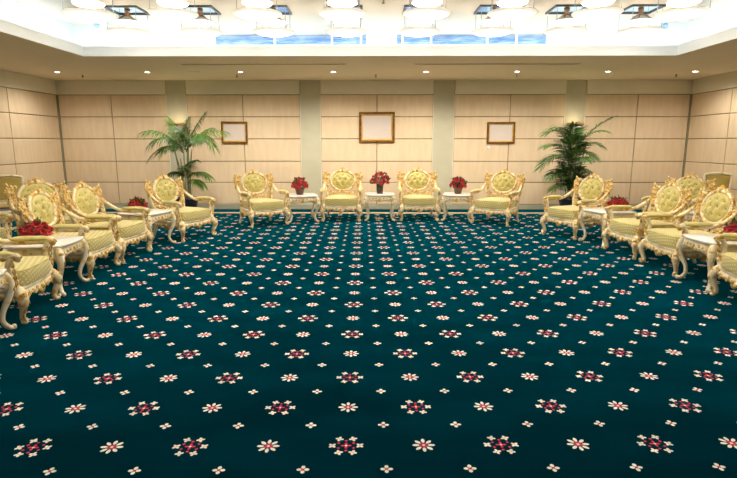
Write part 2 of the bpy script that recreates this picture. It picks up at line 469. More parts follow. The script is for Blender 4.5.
# dark posts in the two corners
for x, s_ in ((XL, 1), (XR, -1)):
    a, b = sorted((x, x + s_ * PX)); trim(MB().bbox((a, WY - PX, .131), (b, WY, Z_CORN), .006), 'post')
struct(MB().bbox((XL, WY - .035, 0), (XR, WY, .126), .006).build('baseboard_back', 'base'))
struct(MB().bbox((XL, NY, 0), (XL + .035, WY - .035, .126), .006).build('baseboard_left', 'base'))
struct(MB().bbox((XR - .035, NY, 0), (XR, WY - .035, .126), .006).build('baseboard_right', 'base'))

# ------------------------------------------------------------------ ceiling: soffit ring, fascia, cove ledge, upstand, inner ceiling
ceil = link('ceiling', None); struct(ceil)
so = MB()
T = Z_SOFFIT + .05
for a, b in (((XL, CY1, Z_SOFFIT), (XR, WY, T)), ((XL, NY, Z_SOFFIT), (XR, CY0, T)), ((XL, CY0, Z_SOFFIT), (CX0, CY1, T)), ((CX1, CY0, Z_SOFFIT), (XR, CY1, T))):
    so.box(a, b)
so.build('soffit', 'soffit', ceil)
FZ = 3.405; th = .03
fa = MB()
fa.box((CX0 - th, CY1, T), (CX1 + th, CY1 + th, FZ)).box((CX0 - th, CY0 - th, T), (CX1 + th, CY0, FZ))
fa.box((CX0 - th, CY0, T), (CX0, CY1, FZ)).box((CX1, CY0, T), (CX1 + th, CY1, FZ))
e = .012      # the white painted face of the soffit's cut edge
fa.box((CX0, CY1 - e, Z_SOFFIT), (CX1, CY1, FZ)).box((CX0, CY0, Z_SOFFIT), (CX1, CY0 + e, FZ))
fa.box((CX0, CY0 + e, Z_SOFFIT), (CX0 + e, CY1 - e, FZ)).box((CX1 - e, CY0 + e, Z_SOFFIT), (CX1, CY1 - e, FZ))
fa.build('fascia', 'white', ceil)
UX0, UX1, UY0, UY1 = CX0 - LEDGE, CX1 + LEDGE, CY0 - LEDGE, CY1 + LEDGE
up = MB()
up.box((UX0 - .1, UY1, T), (UX1 + .1, UY1 + .1, Z_CEIL)).box((UX0 - .1, UY0 - .1, T), (UX1 + .1, UY0, Z_CEIL))
up.box((UX0 - .1, UY0, T), (UX0, UY1, Z_CEIL)).box((UX1, UY0, T), (UX1 + .1, UY1, Z_CEIL))
up.build('upstand', 'white', ceil)
MB().box((UX0 - .1, UY0 - .1, Z_CEIL), (UX1 + .1, UY1 + .1, Z_CEIL + .1)).build('inner_ceiling', 'inner_ceiling', ceil)
# fluorescent tubes lying on the cove ledge
cv = T + .03
for a, b, w_ in (((CX0 - .10, CY1 + .12, cv), (CX1 + .10, CY1 + .12, cv), 'by the blue grilles'), ((CX0 - .12, CY0, cv), (CX0 - .12, CY1, cv), 'on the airy palm side'), ((CX1 + .12, CY0, cv), (CX1 + .12, CY1, cv), 'on the bushy palm side')):
    L = (Vector(b) - Vector(a)).length; n = 5
    for k in range(n):
        p, q = Vector(a).lerp(Vector(b), (k + .03) / n), Vector(a).lerp(Vector(b), (k + .97) / n)
        o = tag(MB().tube([p, q], .018, 8, 1).build('cove_tube', 'cove'), 'white fluorescent tube on the ceiling cove ledge ' + w_, 'light tube', 'cove tubes ' + w_)

# ------------------------------------------------------------------ pendants
def make_pendant():
    t = thing('pendant_lamp', 'two-tier alabaster dish pendant hung on rods from a square ceiling frame', 'pendant lamp', group='dish pendants in the ceiling coffer')
    h = .27
    MB().box((-h, -h, -.028), (h, -h + .03, 0)).box((-h, h - .03, -.028), (h, h, 0)).box((-h, -h + .03, -.028), (-h + .03, h - .03, 0)).box((h - .03, -h + .03, -.028), (h, h - .03, 0)).build('ceiling_frame', 'dark_metal', t)
    MB().box((-h + .03, -h + .03, -.010), (h - .03, h - .03, 0)).build('mirror_plate', 'mirror', t)
    MB().lathe([(.012, -.01), (.045, -.015), (.05, -.03), (.025, -.05), (.045, -.075), (.03, -.10), (.012, -.11)], 12).build('finial', 'copper', t)
    for k in range(4):
        a = PI / 4 + k * PI / 2 + .2; c, s_ = math.cos(a), math.sin(a)
        MB().tube([(c * .02, s_ * .02, -.085), (c * .09, s_ * .09, -.12), (c * .18, s_ * .18, -.185)], [.012, .011, .009], 6, 3).build('arm', 'copper', t)
    ud = MB().lathe([(.212, -.203), (.207, -.216), (.15, -.24), (.07, -.256), (.01, -.259)], 28).build('upper_dish', 'dish', t)
    MB().lathe([(.015, -.10), (.10, -.135), (.17, -.17), (.20, -.193), (.214, -.201), (.214, -.204)], 28).build('cone_cover', 'frosted', ud)
    ld = MB().lathe([(.342, -.346), (.332, -.358), (.28, -.380), (.17, -.400), (.07, -.409), (.01, -.411)], 36).build('lower_dish', 'dish', t)
    MB().lathe([(.01, -.342), (.18, -.340), (.28, -.338), (.332, -.336), (.344, -.343), (.344, -.347)], 36).build('lid', 'frosted', ld)  # lid added to keep the dish's glow off the inner ceiling
    for sx in (-1, 1):
        for sy in (-1, 1):
            MB().tube([(sx * .235, sy * .235, -.02), (sx * .235, sy * .235, -.35)], .0055, 6, 1).build('rod', 'rod', t)
            # finials where the rods meet the dish
    return t


pend = make_pendant(); used = []
PX0, PDX = -4.04, 1.20
for Y, where in ((9.13, 'in the row nearest the wall of gilt frames'), (7.90, 'in the second row from the wall of gilt frames'), (6.67, 'in the added unseen third row from that wall'), (5.44, 'in the added unseen fourth row from that wall'), (4.21, 'in the added unseen fifth row from that wall')):  # third to fifth rows are out of view, added to light the room
    for k in range(8):
        place(pend, used, (PX0 + k * PDX, Y, Z_CEIL), 0, 'two-tier alabaster dish pendant ' + where, 'dish pendants ' + where)

# ------------------------------------------------------------------ ceiling fittings
def make_downlight():
    t = thing('downlight', 'round recessed downlight with a bright metal rim in the soffit', 'downlight', group='recessed downlights')
    MB().lathe([(.052, -.001), (.075, -.012), (.082, -.006), (.085, -.0005)], 20, caps=False).build('rim', 'bright_metal', t)
    MB().lathe([(.004, -.006), (.052, -.004), (.052, -.001)], 20).build('lens', 'lamp_glow', t)
    return t


def spot(loc, W):
    l = bpy.data.lights.new('downlight_beam', 'SPOT'); l.energy = W; l.color = WARM; l.spot_size = 2.75; l.spot_blend = .75; l.shadow_soft_size = .05
    o = link('downlight_beam', l, None, (loc[0], loc[1], loc[2] - .03)); return o


dl = make_downlight(); used = []
spots = [(PW(x, 71, 11.97).x, 11.97) for x in (57, 147, 240, 333, 426, 517, 608, 695)]
spots += [(-6.6, y) for y in (9.3, 6.9, 4.5, 2.1)] + [(6.7, y) for y in (9.3, 6.9, 4.5, 2.1)]  # side soffit downlights are unseen, put in as extra lamps
def dlab(x, y):
    w_ = 'along the wall of gilt frames' if y > 11 else ('along the side wall near the airy palm, added out of view' if x < 0 else 'along the side wall near the bushy palm, added out of view')
    return 'round recessed downlight in the soffit ' + w_, 'downlights ' + w_


for x, y in spots:
    place(dl, used, (x, y, Z_SOFFIT), 0, *dlab(x, y)); spot((x, y, Z_SOFFIT), SPOT_W * max(.45, 1.1 - .09 * abs(x)) if y > 11 else SIDE_W)


def make_sprinkler():
    t = thing('sprinkler_head', 'small sprinkler head hanging from the soffit', 'sprinkler', group='soffit sprinklers')
    MB().lathe([(.006, -.055), (.026, -.054), (.026, -.050), (.008, -.046), (.008, -.008), (.026, -.006), (.03, 0)], 12).build('stem', 'slot', t)
    MB().tube([(-.008, 0, -.02), (-.020, 0, -.035), (-.010, 0, -.050)], .004, 5, 2).tube([(.008, 0, -.02), (.020, 0, -.035), (.010, 0, -.050)], .004, 5, 2).build('yoke', 'brass', t)
    return t


sp = make_sprinkler(); used = []
for x, y in ((78, 76), (229, 73), (376, 72.5), (522, 74), (678, 76)):
    q = P(x, y - 2, Z_SOFFIT); place(sp, used, (q.x, 12.5, Z_SOFFIT), 0, sp['label'], sp['group'])
q = P(383, 6, Z_CEIL)
o = copy_tree(sp); o.location = (q.x, 8.55, Z_CEIL); tag(o, 'small sprinkler head in the middle of the inner ceiling', 'sprinkler'); del o['group']
for x, y, lab in ((97, 25, 'small wall-mounted sensor on the coffer upstand near the airy palm'), (665, 26, 'small wall-mounted sensor on the coffer upstand near the bushy palm')):
    q = PW(x, y, UY1)
    tag(MB().lathe([(.05, 0), (.05, .02), (.03, .04), (.01, .045)], 14).xf(Matrix.Rotation(PI / 2, 4, 'X')).build('ceiling_sensor', 'grille_blue', None, (q.x, UY1, q.z)), lab, 'sensor')
for x0, x1, lab in ((180, 347, 'long narrow slot diffuser in the soffit, on the side of the airy palm'), (413, 580, 'long narrow slot diffuser in the soffit, on the side of the bushy palm')):
    a, b = PW(x0, 64, 10.84).x, PW(x1, 64, 10.84).x
    t = thing('slot_diffuser', lab, 'air vent', ((a + b) / 2, 10.84, Z_SOFFIT)); hl = (b - a) / 2
    MB().box((-hl, -.075, -.008), (hl, -.035, 0)).box((-hl, .035, -.008), (hl, .075, 0)).box((-hl, -.035, -.008), (-hl + .04, .035, 0)).box((hl - .04, -.035, -.008), (hl, .035, 0)).build('frame', 'soffit', t)
    MB().box((-hl + .04, -.035, -.003), (hl - .04, .035, 0)).build('slot', 'slot', t)
    MB().box((-hl + .04, -.006, -.007), (hl - .04, .006, -.003)).build('blade', 'slot', t)
for x, lab in ((193, 'round flush speaker grille in the soffit above the airy palm'), (562, 'round flush speaker grille in the soffit above the bushy palm')):
    q = PW(x, 71, 11.9)
    t = thing('ceiling_speaker', lab, 'speaker', (q.x, 11.9, Z_SOFFIT))
    MB().lathe([(.10, -.006), (.13, -.012), (.14, 0)], 24, caps=False).build('rim', 'soffit', t)
    MB().lathe([(.005, -.007), (.10, -.006), (.10, 0)], 24).build('grille', 'cornice', t)
# blue slatted grilles in the upstand
for x0, x1, mull, lab in ((216, 366.5, (275, 332, 361), 'blue slatted air grille in the coffer upstand, on the side of the airy palm'),
                          (397, 546, (402.5, 431, 487, 516), 'blue slatted air grille in the coffer upstand, on the side of the bushy palm')):
    a, b = PW(x0, 39, UY1), PW(x1, 39, UY1); zt, zb = PW(370, 35.0, UY1).z, PW(370, 44.8, UY1).z
    t = thing('air_grille', lab, 'air vent', ((a.x + b.x) / 2, UY1 - .001, zb)); hl = (b.x - a.x) / 2; hh = zt - zb
    MB().box((-hl, -.012, 0), (hl, 0, hh)).build('backing', 'grille_blue', t)
    n = 5
    for k in range(n):
        z = hh * (k + .5) / n
        MB().box((-hl, -.012, -.008), (hl, .010, -.002), Matrix.Rotation(.5, 3, 'X'), (0, -.022, z)).build('slat', 'grille_blue', t)
    for xm in mull:
        X_ = PW(xm, 39, UY1).x - t.location.x; MB().box((X_ - .02, -.045, 0), (X_ + .02, -.012, hh)).build('mullion', 'white', t)

# ------------------------------------------------------------------ sconces, frames, switch
for (x, y), lab in (((176.5, 124), 'gold-rimmed cone uplight on the pilaster behind the airy palm'), ((575, 124), 'gold-rimmed cone uplight on the pilaster behind the bushy palm')):
    q = PW(x, y, WY - .2)
    t = thing('wall_sconce', lab, 'wall lamp', (q.x, WY - .22, q.z))
    MB().lathe([(.02, -.42), (.06, -.33), (.13, -.14), (.185, -.02), (.175, -.02), (.12, -.14), (.05, -.32), (.012, -.40)], 24).build('glass_cone', 'sconce_glass', t)
    MB().lathe([(.176, -.03), (.20, -.03), (.205, .02), (.19, .03), (.176, .01)], 24, caps=False).build('rim', 'brass', t)
    MB().lathe([(.01, -.05), (.15, -.035), (.17, -.01), (.15, .005), (.01, .012)], 20).build('diffuser', 'sconce_glow', t)
    MB().box((-.05, .17, -.30), (.05, .20, -.05)).box((-.015, .05, -.20), (.015, .17, -.16)).build('bracket', 'brass', t)
    l = bpy.data.lights.new('sconce_glow', 'POINT'); l.energy = SCONCE_W; l.color = (1, .76, .46); l.shadow_soft_size = .08
    link('sconce_light', l, None, (q.x, WY - .22, q.z + .12))


def picture(x0, y0, x1, y1, lab, mw, tilt=0.0):
    a, b = PW(x0, y0, WY - .03), PW(x1, y1, WY - .03)
    cx, cz = (a.x + b.x) / 2, (a.z + b.z) / 2; hw, hh = (b.x - a.x) / 2, (a.z - b.z) / 2
    t = thing('picture_frame', lab, 'picture', (cx, WY - .024, cz)); t.rotation_euler = (0, tilt, 0)

    def mould(w0, w1, prof, name, m):
        # mitred moulding: profile of (inset 0..1, depth) between insets w0 and w1
        g = MB(); vs = []
        for f_, d in prof:
            i = w0 + (w1 - w0) * f_
            vs += [(-hw + i, -d, -hh + i), (hw - i, -d, -hh + i), (hw - i, -d, hh - i), (-hw + i, -d, hh - i)]
        fs = [(j * 4 + k, j * 4 + (k + 1) % 4, (j + 1) * 4 + (k + 1) % 4, (j + 1) * 4 + k) for j in range(len(prof) - 1) for k in range(4)]
        g.add(vs, fs, False); g.build(name, m, t)
    mould(0, mw, [(0, 0), (0, .035), (.25, .055), (.55, .042), (.85, .05), (1, .03), (1, 0)], 'outer_moulding', 'frame_gold')
    mould(mw, mw * 1.55, [(0, .012), (0, .032), (.7, .020), (1, .012), (1, 0)], 'inner_moulding', 'frame_inner')
    i = mw * 1.5
    MB().box((-hw + i, -.010, -hh + i), (hw - i, 0, hh - i)).build('paper_sheet', 'paper', t)


picture(359, 112, 394.5, 142.6, 'large gilt frame with a blank pale sheet at the middle of the wall', .058)
picture(221, 121.5, 248, 143.3, 'smaller gilt frame with a blank sheet, beside the airy palm', .045, .012)
picture(487.3, 122, 514.3, 143.6, 'smaller gilt frame with a blank sheet, on the bushy palm side', .045, -.008)
q = PW(488, 147.5, WY - .022)
t = thing('wall_switch', 'small white wall switch just under a gilt frame', 'switch', (q.x, WY - .022, q.z))
MB().bbox((-.043, -.010, -.043), (.043, 0, .043), .004).build('plate', 'plastic_white', t)
MB().bbox((-.018, -.016, -.025), (.018, -.010, .025), .003).build('rocker', 'plastic_white', t)
q = P(379.5, 218.8)
t = thing('floor_socket', 'flat brass floor socket in the carpet under the centre table', 'floor socket', (q.x, q.y, 0.0))
MB().bbox((-.09, -.09, 0), (.09, .09, .008), .003).build('plate', 'brass', t)
MB().bbox((-.05, -.05, .008), (.05, .05, .012), .002).build('lid', 'brass', t)


# ================================================================== ARMCHAIR
def bk(u, v, d=0.0):
    """a point of the leaning backrest: u across, v height, d forward of it"""
    return Vector((u, .285 + (v - .45) * .22 - d, v + d * .2))


OA, OB, OC = .258, .202, .845           # oval: half width, half height, centre height


def make_chair():
    t = thing('armchair', 'carved armchair', 'armchair')
    # --- seat frame with shaped apron
    def rail(p0, p1, drop, z1=.348):
        g = MB(); p0, p1 = Vector(p0), Vector(p1); d = (p1 - p0).normalized(); nrm = Vector((d.y, -d.x, 0)); N = 20; vs = []
        for i in range(N + 1):
            s_ = i / N; c = p0.lerp(p1, s_)
            zb = .250 - drop * math.exp(-((s_ - .5) / .13) ** 2) + .022 * math.sin(s_ * PI * 6) ** 2 + .02 * (abs(s_ - .5) * 2) ** 4 * -1
            bow = nrm * (.035 * (1 - (2 * s_ - 1) ** 2))
            for off, z in ((0, zb), (.012, zb + .03), (.0, z1 - .035), (.014, z1 - .02), (.014, z1), (-.05, z1), (-.05, zb)):
                q = c + bow + nrm * off; vs.append((q.x, q.y, z))
        K = 7; fs = [(i * K + k, (i + 1) * K + k, (i + 1) * K + (k + 1) % K, i * K + (k + 1) % K) for i in range(N) for k in range(K)]
        fs += [tuple(range(K)), tuple(N * K + k for k in range(K))[::-1]]
        g.add(vs, fs, False); return g
    fl, fr, bl, br = (-.385, -.345, 0), (.385, -.345, 0), (-.33, .31, 0), (.33, .31, 0)
    g = MB()
    for a, b, dr in ((fl, fr, .05), (fr, br, .035), (bl, fl, .035), (br, bl, .0)):
        r = rail(a, b, dr); g.add(r.v, r.f, False)
    g.box((-.36, -.34, .30), (.36, .31, .335))
    g.build('seat_frame', 'ivory_plain', t)
    # carved gilding on the front and side aprons
    def apron_carving(p0, p1, n, outn):
        g = MB(); p0, p1 = Vector(p0), Vector(p1); d = (p1 - p0).normalized(); outn = Vector(outn)
        mid = p0.lerp(p1, .5) + outn * .045 - Vector((0, 0, .036))
        for k in range(-3, 4):
            a = k * .42; g.leafy(mid + Vector((0, 0, .30)), d * math.sin(a) + Vector((0, 0, -math.cos(a))), outn, .075, .032, .014)
        g.ell(mid + Vector((0, 0, .305)) + outn * .01, (.024, .024, .024))
        for s_ in (-1, 1):
            for j, (o_, z, r) in enumerate(((.10, .315, .030), (.175, .30, .026), (.245, .305, .028), (.31, .31, .026))):
                c = mid + d * (s_ * o_) - outn * (.028 * (o_ / .36) ** 2) + Vector((0, 0, z))
                g.scroll(c, d * s_, (0, 0, 1 if j % 2 else -1), r, 1.25, .010, 5, 12)
                g.leafy(c + Vector((0, 0, -.01)), d * s_ + Vector((0, 0, -.6 if j % 2 == 0 else .4)), outn, .07, .026, .011)
        return g
    apron_carving((-.385, -.345, 0), (.385, -.345, 0), 4, (0, -1, 0)).build('apron_carving', 'gold', t)
    for s_ in (-1, 1):
        d = Vector((-.055 * s_, .655, 0)).normalized(); on = Vector((s_ * d.y, -s_ * d.x, 0))
        if on.x * s_ < 0: on = -on
        apron_carving((s_ * .385, -.345, 0), (s_ * .33, .31, 0), 3, on).build('apron_carving', 'gold', t)
    # --- seat cushion: plump, crowned, rounded corners
    def cush(u, v):
        a = 2 * PI * u; c, s_ = math.cos(a), math.sin(a); e_ = .28
        x = math.copysign(abs(c) ** e_, c); y = math.copysign(abs(s_) ** e_, s_)
        prof = [(0.0, .338), (.97, .338), (1.0, .356), (1.012, .42), (1.0, .486), (.965, .512), (.6, .536), (.0, .546)]
        f_ = v * (len(prof) - 1); i = min(int(f_), len(prof) - 2); k = f_ - i
        r = prof[i][0] * (1 - k) + prof[i + 1][0] * k; z = prof[i][1] * (1 - k) + prof[i + 1][1] * k
        yy = y * r * .335 - .03
        wd = .375 - (yy + .36) * .07
        yy -= .035 * max(0, -y * r) ** 2 * (1 - (x * r) ** 2)
        return (x * r * wd, yy, z)
    cu = MB().grid(cush, 48, 14, True).build('seat_cushion', 'fabric', t)
    pp = []
    for k in range(48):
        q = cush(k / 48, 4.6 / 7); pp.append((q[0] * 1.0, q[1], q[2]))
    MB().tube(pp, .007, 5, 1, True).build('piping', 'fabric2', cu)
    # --- oval tufted back
    tufts = [(-.13, .09), (0, .11), (.13, .09), (-.19, 0), (-.065, .01), (.065, .01), (.19, 0), (-.13, -.09), (0, -.09), (.13, -.09)]

    def pad(u, v):
        a = 2 * PI * u; r = v
        x, z = OA * r * math.cos(a), OB * r * math.sin(a)
        d = .018 + .062 * (1 - r ** 2.6)
        for tx, tz in tufts:
            q = ((x - tx) ** 2 + (z - tz) ** 2); d -= .034 * math.exp(-q / (.026 ** 2)) * (1 if r < .97 else 0)
        d += .008 * math.cos((x - z * .72) * 48.3) * math.cos((x + z * .72) * 48.3) * (1 - r)
        return bk(x, OC + z, d)
    g = MB().grid(pad, 48, 16, True)
    g.grid(lambda u, v: bk(OA * (1 - v) * math.cos(2 * PI * u), OC + OB * (1 - v) * math.sin(2 * PI * u), -.02 - .03 * v), 24, 3, True)
    pc = g.build('back_cushion', 'fabric2', t)
    for tx, tz in tufts:
        r2 = (tx / OA) ** 2 + (tz / OB) ** 2
        d = .018 + .062 * (1 - r2 ** 1.3) - .026
        MB().ell(bk(tx, OC + tz, d), (.017, .010, .015), None, 8, 4).build('button', 'button', pc)
    ring = [bk(OA * 1.07 * math.cos(a), OC + OB * 1.09 * math.sin(a), .012) for a in [2 * PI * k / 40 for k in range(40)]]
    g = MB().tube(ring, .030, 8, 1, True)
    rg = g.build('oval_frame', 'ivory', t)
    g = MB()
    for k in range(44):
        a = 2 * PI * k / 44
        c = bk(OA * 1.16 * math.cos(a), OC + OB * 1.19 * math.sin(a), .02)
        g.leafy(c, (-math.sin(a), 0, math.cos(a)), (0, -1, .2), .036, .026, .014)
    g.build('beading', 'gold', rg)
    # --- crest
    n_ = Vector((0, -1, .2))
    g = MB()
    cz = OC + OB * 1.09
    for k in range(-4, 5):
        a = k * .33; g.leafy(bk(0, cz + .005, .015), (math.sin(a), 0, math.cos(a)), n_, .085 - abs(k) * .006, .032, .016)
    g.ell(bk(0, cz + .02, .035), (.028, .024, .028))
    for s_ in (-1, 1):
        g.scroll(bk(s_ * .085, cz - .005, .02), (s_, 0, 0), (0, 0, 1), .036, 1.3, .012, 6, 14)
        g.leafy(bk(s_ * .10, cz - .01, .01), (s_, 0, -.25), n_, .11, .04, .014)
        g.leafy(bk(s_ * .06, cz + .01, .01), (s_, 0, .8), n_, .06, .03, .013)
    g.build('crest_carving', 'gold', t)
    # --- side posts and back rails
    g = MB()
    for s_ in (-1, 1):
        g.tube([(s_ * .335, .30, .30), bk(s_ * .345, .50, 0), bk(s_ * .385, .66, 0), bk(s_ * .395, .80, -.01), bk(s_ * .405, .93, -.015)], [.034, .032, .030, .028, .024], 8, 4)
    g.tube([bk(-.35, .475, 0), bk(0, .485, 0), bk(.35, .475, 0)], .024, 6, 3)
    g.tube([bk(-.37, .60, 0), bk(-.2, .585, 0), bk(0, .595, 0), bk(.2, .585, 0), bk(.37, .60, 0)], .016, 6, 3)
    g.build('back_frame', 'ivory', t)
    # pierced carving: between oval and posts, and under the oval
    g = MB()
    for s_ in (-1, 1):
        for (u, v, r, tn_) in ((.335, .66, .045, 1.3), (.31, .60, .04, 1.1), (.20, .57, .038, 1.2), (.10, .55, .036, 1.2), (.29, .53, .034, 1.2), (.15, .51, .028, 1.1), (.045, .53, .030, 1.1), (.345, .74, .038, 1.2)):
            g.scroll(bk(s_ * u, v, .008), (s_, 0, .2), (0, 0, 1 if int(u * 100) % 2 else -1), r, tn_, .011, 5, 12)
        for (u, v, dx, dz) in ((.24, .60, 1, .6), (.26, .52, 1, .3), (.12, .58, 1, -.3), (.05, .50, .8, .5), (.18, .53, 1, .5), (.33, .56, .5, 1), (.07, .575, -1, .2), (.36, .68, -.4, 1), (.35, .50, -.3, 1)):
            g.leafy(bk(s_ * u, v, .01), (s_ * dx, 0, dz), n_, .085, .034, .013)
    g.build('pierced_back_carving', 'gold', t)
    for s_ in (-1, 1):
        g = MB()      # wing: rosette, scrolls and leaves at the top of each post
        g.scroll(bk(s_ * .405, .945, .015), (-s_, 0, 0), (0, 0, 1), .055, 1.5, .016, 6, 16)
        g.scroll(bk(s_ * .35, .90, .012), (-s_, 0, 0), (0, 0, -1), .045, 1.4, .013, 6, 14)
        g.scroll(bk(s_ * .40, .80, .015), (s_, 0, 0), (0, 0, -1), .042, 1.3, .013, 6, 14)
        for dx, dz, L in ((.3, 1, .085), (.9, .7, .075), (1, -.1, .07), (-.4, 1, .07), (-1, .3, .09), (.8, -.7, .08), (-.6, -1, .1), (0, -1, .12)):
            g.leafy(bk(s_ * .405, .93, .01), (s_ * dx, 0, dz), n_, L, .036, .015)
        for (u, v, r, k) in ((.345, .965, .040, 1), (.335, .83, .036, -1), (.36, .76, .040, 1), (.42, .87, .036, -1), (.30, 1.00, .030, -1)):
            g.scroll(bk(s_ * u, v, .012), (-s_ * k, 0, .2), (0, 0, 1), r, 1.3, .012, 5, 12)
        for (u, v, dx, dz) in ((.31, .97, .7, .7), (.33, .90, 1, .5), (.33, .86, 1, -.4), (.32, .80, .9, -.6), (.39, .86, .2, 1), (.37, .72, .1, 1), (.34, .70, .5, .9), (.40, .98, .2, 1)):
            g.leafy(bk(s_ * u, v, .008), (s_ * dx, 0, dz), n_, .10, .042, .016)
        for dx, dz, L in ((.6, 1, .08), (-.9, .4, .08), (.9, -.5, .07), (-.6, -1, .08)):
            g.leafy(bk(s_ * .385, .78, .01), (s_ * dx, 0, dz), n_, L, .034, .014)
        g.build('wing_carving', 'gold', t)
    # --- arms
    for s_ in (-1, 1):
        path = [(.410, -.375, .615), (.418, -.385, .655), (.420, -.34, .672), (.422, -.20, .655), (.424, -.04, .648), (.422, .08, .662), (.418, .18, .705), (.412, .27, .765), (.405, .345, .84)]
        rr = [.020, .028, .031, .028, .026, .026, .026, .024, .018]
        a_ = MB().tube([(s_ * x, y, z) for x, y, z in path], rr, 8, 4).build('arm', 'ivory', t)
        g = MB()
        g.scroll((s_ * .415, -.375, .645), (0, -1, 0), (0, 0, 1), .042, 1.4, .015, 6, 14)
        for k in range(5):
            g.leafy((s_ * (.437 + .006 * (k % 2)), -.30 + .035 * k, .645), (0, 1, -.35), (s_, 0, 0), .06, .028, .012)
        g.build('arm_carving', 'gold', a_); g = MB()
        g.leafy((s_ * .435, .10, .665), (0, 1, .5), (s_, 0, 0), .12, .04, .014)
        g.leafy((s_ * .43, .18, .705), (0, 1, .7), (s_, 0, 0), .12, .04, .014)
        g.build('acanthus_leaf', 'gold', a_)

        def apad(u, v):
            a = 2 * PI * u; b = -PI / 2 + PI * v
            y = -.155 + .19 * math.copysign(abs(math.sin(b)) ** .75, math.sin(b)); r = math.cos(b) ** .55
            return (s_ * (.420 + .055 * r * math.cos(a)), y, .685 + (.034 if math.sin(a) > 0 else .02) * r * math.sin(a))
        MB().grid(apad, 14, 10, True).build('arm_pad', 'fabric2', a_)
        p_ = MB().tube([(s_ * .385, -.325, .34), (s_ * .405, -.315, .42), (s_ * .415, -.29, .50), (s_ * .418, -.29, .57), (s_ * .418, -.325, .65)], [.040, .034, .027, .026, .028], 8, 4).build('arm_post', 'ivory', t)
        g = MB()
        for z, r in ((.40, .036), (.46, .03), (.52, .026), (.58, .026)):
            g.scroll((s_ * (.40 + (z - .4) * .22), -.34, z), (0, 0, 1), (s_, -.3, 0), r, 1.2, .010, 5, 10)
            g.leafy((s_ * (.40 + (z - .4) * .22), -.352, z - .02), (s_ * .2, 0, 1), (0, -1, 0), .07, .034, .012)
        g.build('post_carving', 'gold', p_)
    # --- legs
    for s_ in (-1, 1):
        lg = MB().tube([(s_ * .36, -.32, .33), (s_ * .385, -.35, .30), (s_ * .415, -.385, .235), (s_ * .405, -.375, .165), (s_ * .380, -.348, .085), (s_ * .385, -.352, .045), (s_ * .405, -.378, .018)],
                       [.050, .056, .050, .036, .025, .026, .018], 10, 4)
        lg.ell((s_ * .398, -.368, .024), (.034, .034, .024)).ell((s_ * .412, -.388, .05), (.018, .018, .022))
        l_ = lg.build('leg', 'ivory', t)
        g = MB(); dn = Vector((s_ * .7, -.7, 0))
        for k in range(-2, 3):
            g.leafy(Vector((s_ * .425, -.40, .275)) + Vector((-.7 * s_, -.7, 0)) * 0, Vector((.7 * s_, .7, 0)) * (k * .3) + Vector((0, 0, -1)), dn, .12 - abs(k) * .015, .028, .014)
        g.scroll((s_ * .432, -.405, .285), (.7 * s_, .7, 0), (0, 0, 1), .032, 1.3, .011, 5, 12)
        g.leafy((s_ * .395, -.368, .13), (0, 0, -1), dn, .09, .03, .016)
        g.build('knee_carving', 'gold', l_)
        MB().tube([(s_ * .325, .30, .335), (s_ * .33, .315, .26), (s_ * .335, .33, .16), (s_ * .345, .36, .06), (s_ * .355, .385, .012)], [.042, .036, .026, .022, .024], 8, 4).build('leg', 'ivory_plain', t)
    return t


chair = make_chair(); used = []
GRP = 'ornate armchairs'


def seat(x, y, deg, label):
    """x, y: floor point midway between the front feet"""
    a = math.radians(deg); c = Vector((x - .37 * math.sin(a), y + .37 * math.cos(a), 0))
    return place(chair, used, c, a, label, GRP)


seat(-.695, 11.38, 0, "ornate gilt armchair facing straight ahead beside the centre table, on the airy palm's side")
seat(1.02, 11.45, 0, "ornate gilt armchair facing straight ahead beside the centre table, on the bushy palm's side")
seat(-2.12, 10.70, 36, 'ornate gilt armchair turned inward, at the back row\'s end towards the airy palm')
seat(2.44, 10.93, -35, 'ornate gilt armchair turned inward, at the back row\'s end towards the bushy palm')
seat(-3.12, 9.28, 66, 'ornate gilt armchair directly in front of the airy palm')
seat(-3.55, 7.71, 86, 'ornate gilt armchair in airy-palm side row, first beyond the small-rose table next to palm chair')
seat(-3.555, 6.77, 93, 'ornate gilt armchair in airy-palm side row, middle one beside the large low rose bowl')
seat(-3.385, 5.14, 101, 'ornate gilt armchair in airy-palm side row, farthest from the palm')
seat(3.415, 9.56, -66, 'ornate gilt armchair directly in front of the bushy palm')
seat(3.80, 7.98, -84, 'ornate gilt armchair in bushy-palm side row, just past the first rose table from the palm')
seat(3.87, 7.0, -88, 'ornate gilt armchair in bushy-palm side row, between another armchair and the second rose table')
seat(3.80, 5.36, -95, 'ornate gilt armchair in bushy-palm side row, farthest from the palm')
q = P(36, 179, 1.12); seat(q.x + .75 * math.sin(math.radians(48)), q.y - .75 * math.cos(math.radians(48)), 48, 'ornate gilt armchair in the second row behind the airy-palm side row')
seat(-5.25, 7.02, 84, 'ornate gilt armchair in the second row, past the one behind the airy-palm side row')
q = P(691, 174.5, 1.12); seat(q.x - .75 * math.sin(math.radians(58)), q.y - .75 * math.cos(math.radians(58)), -58, 'ornate gilt armchair in the second row behind the bushy-palm side row')


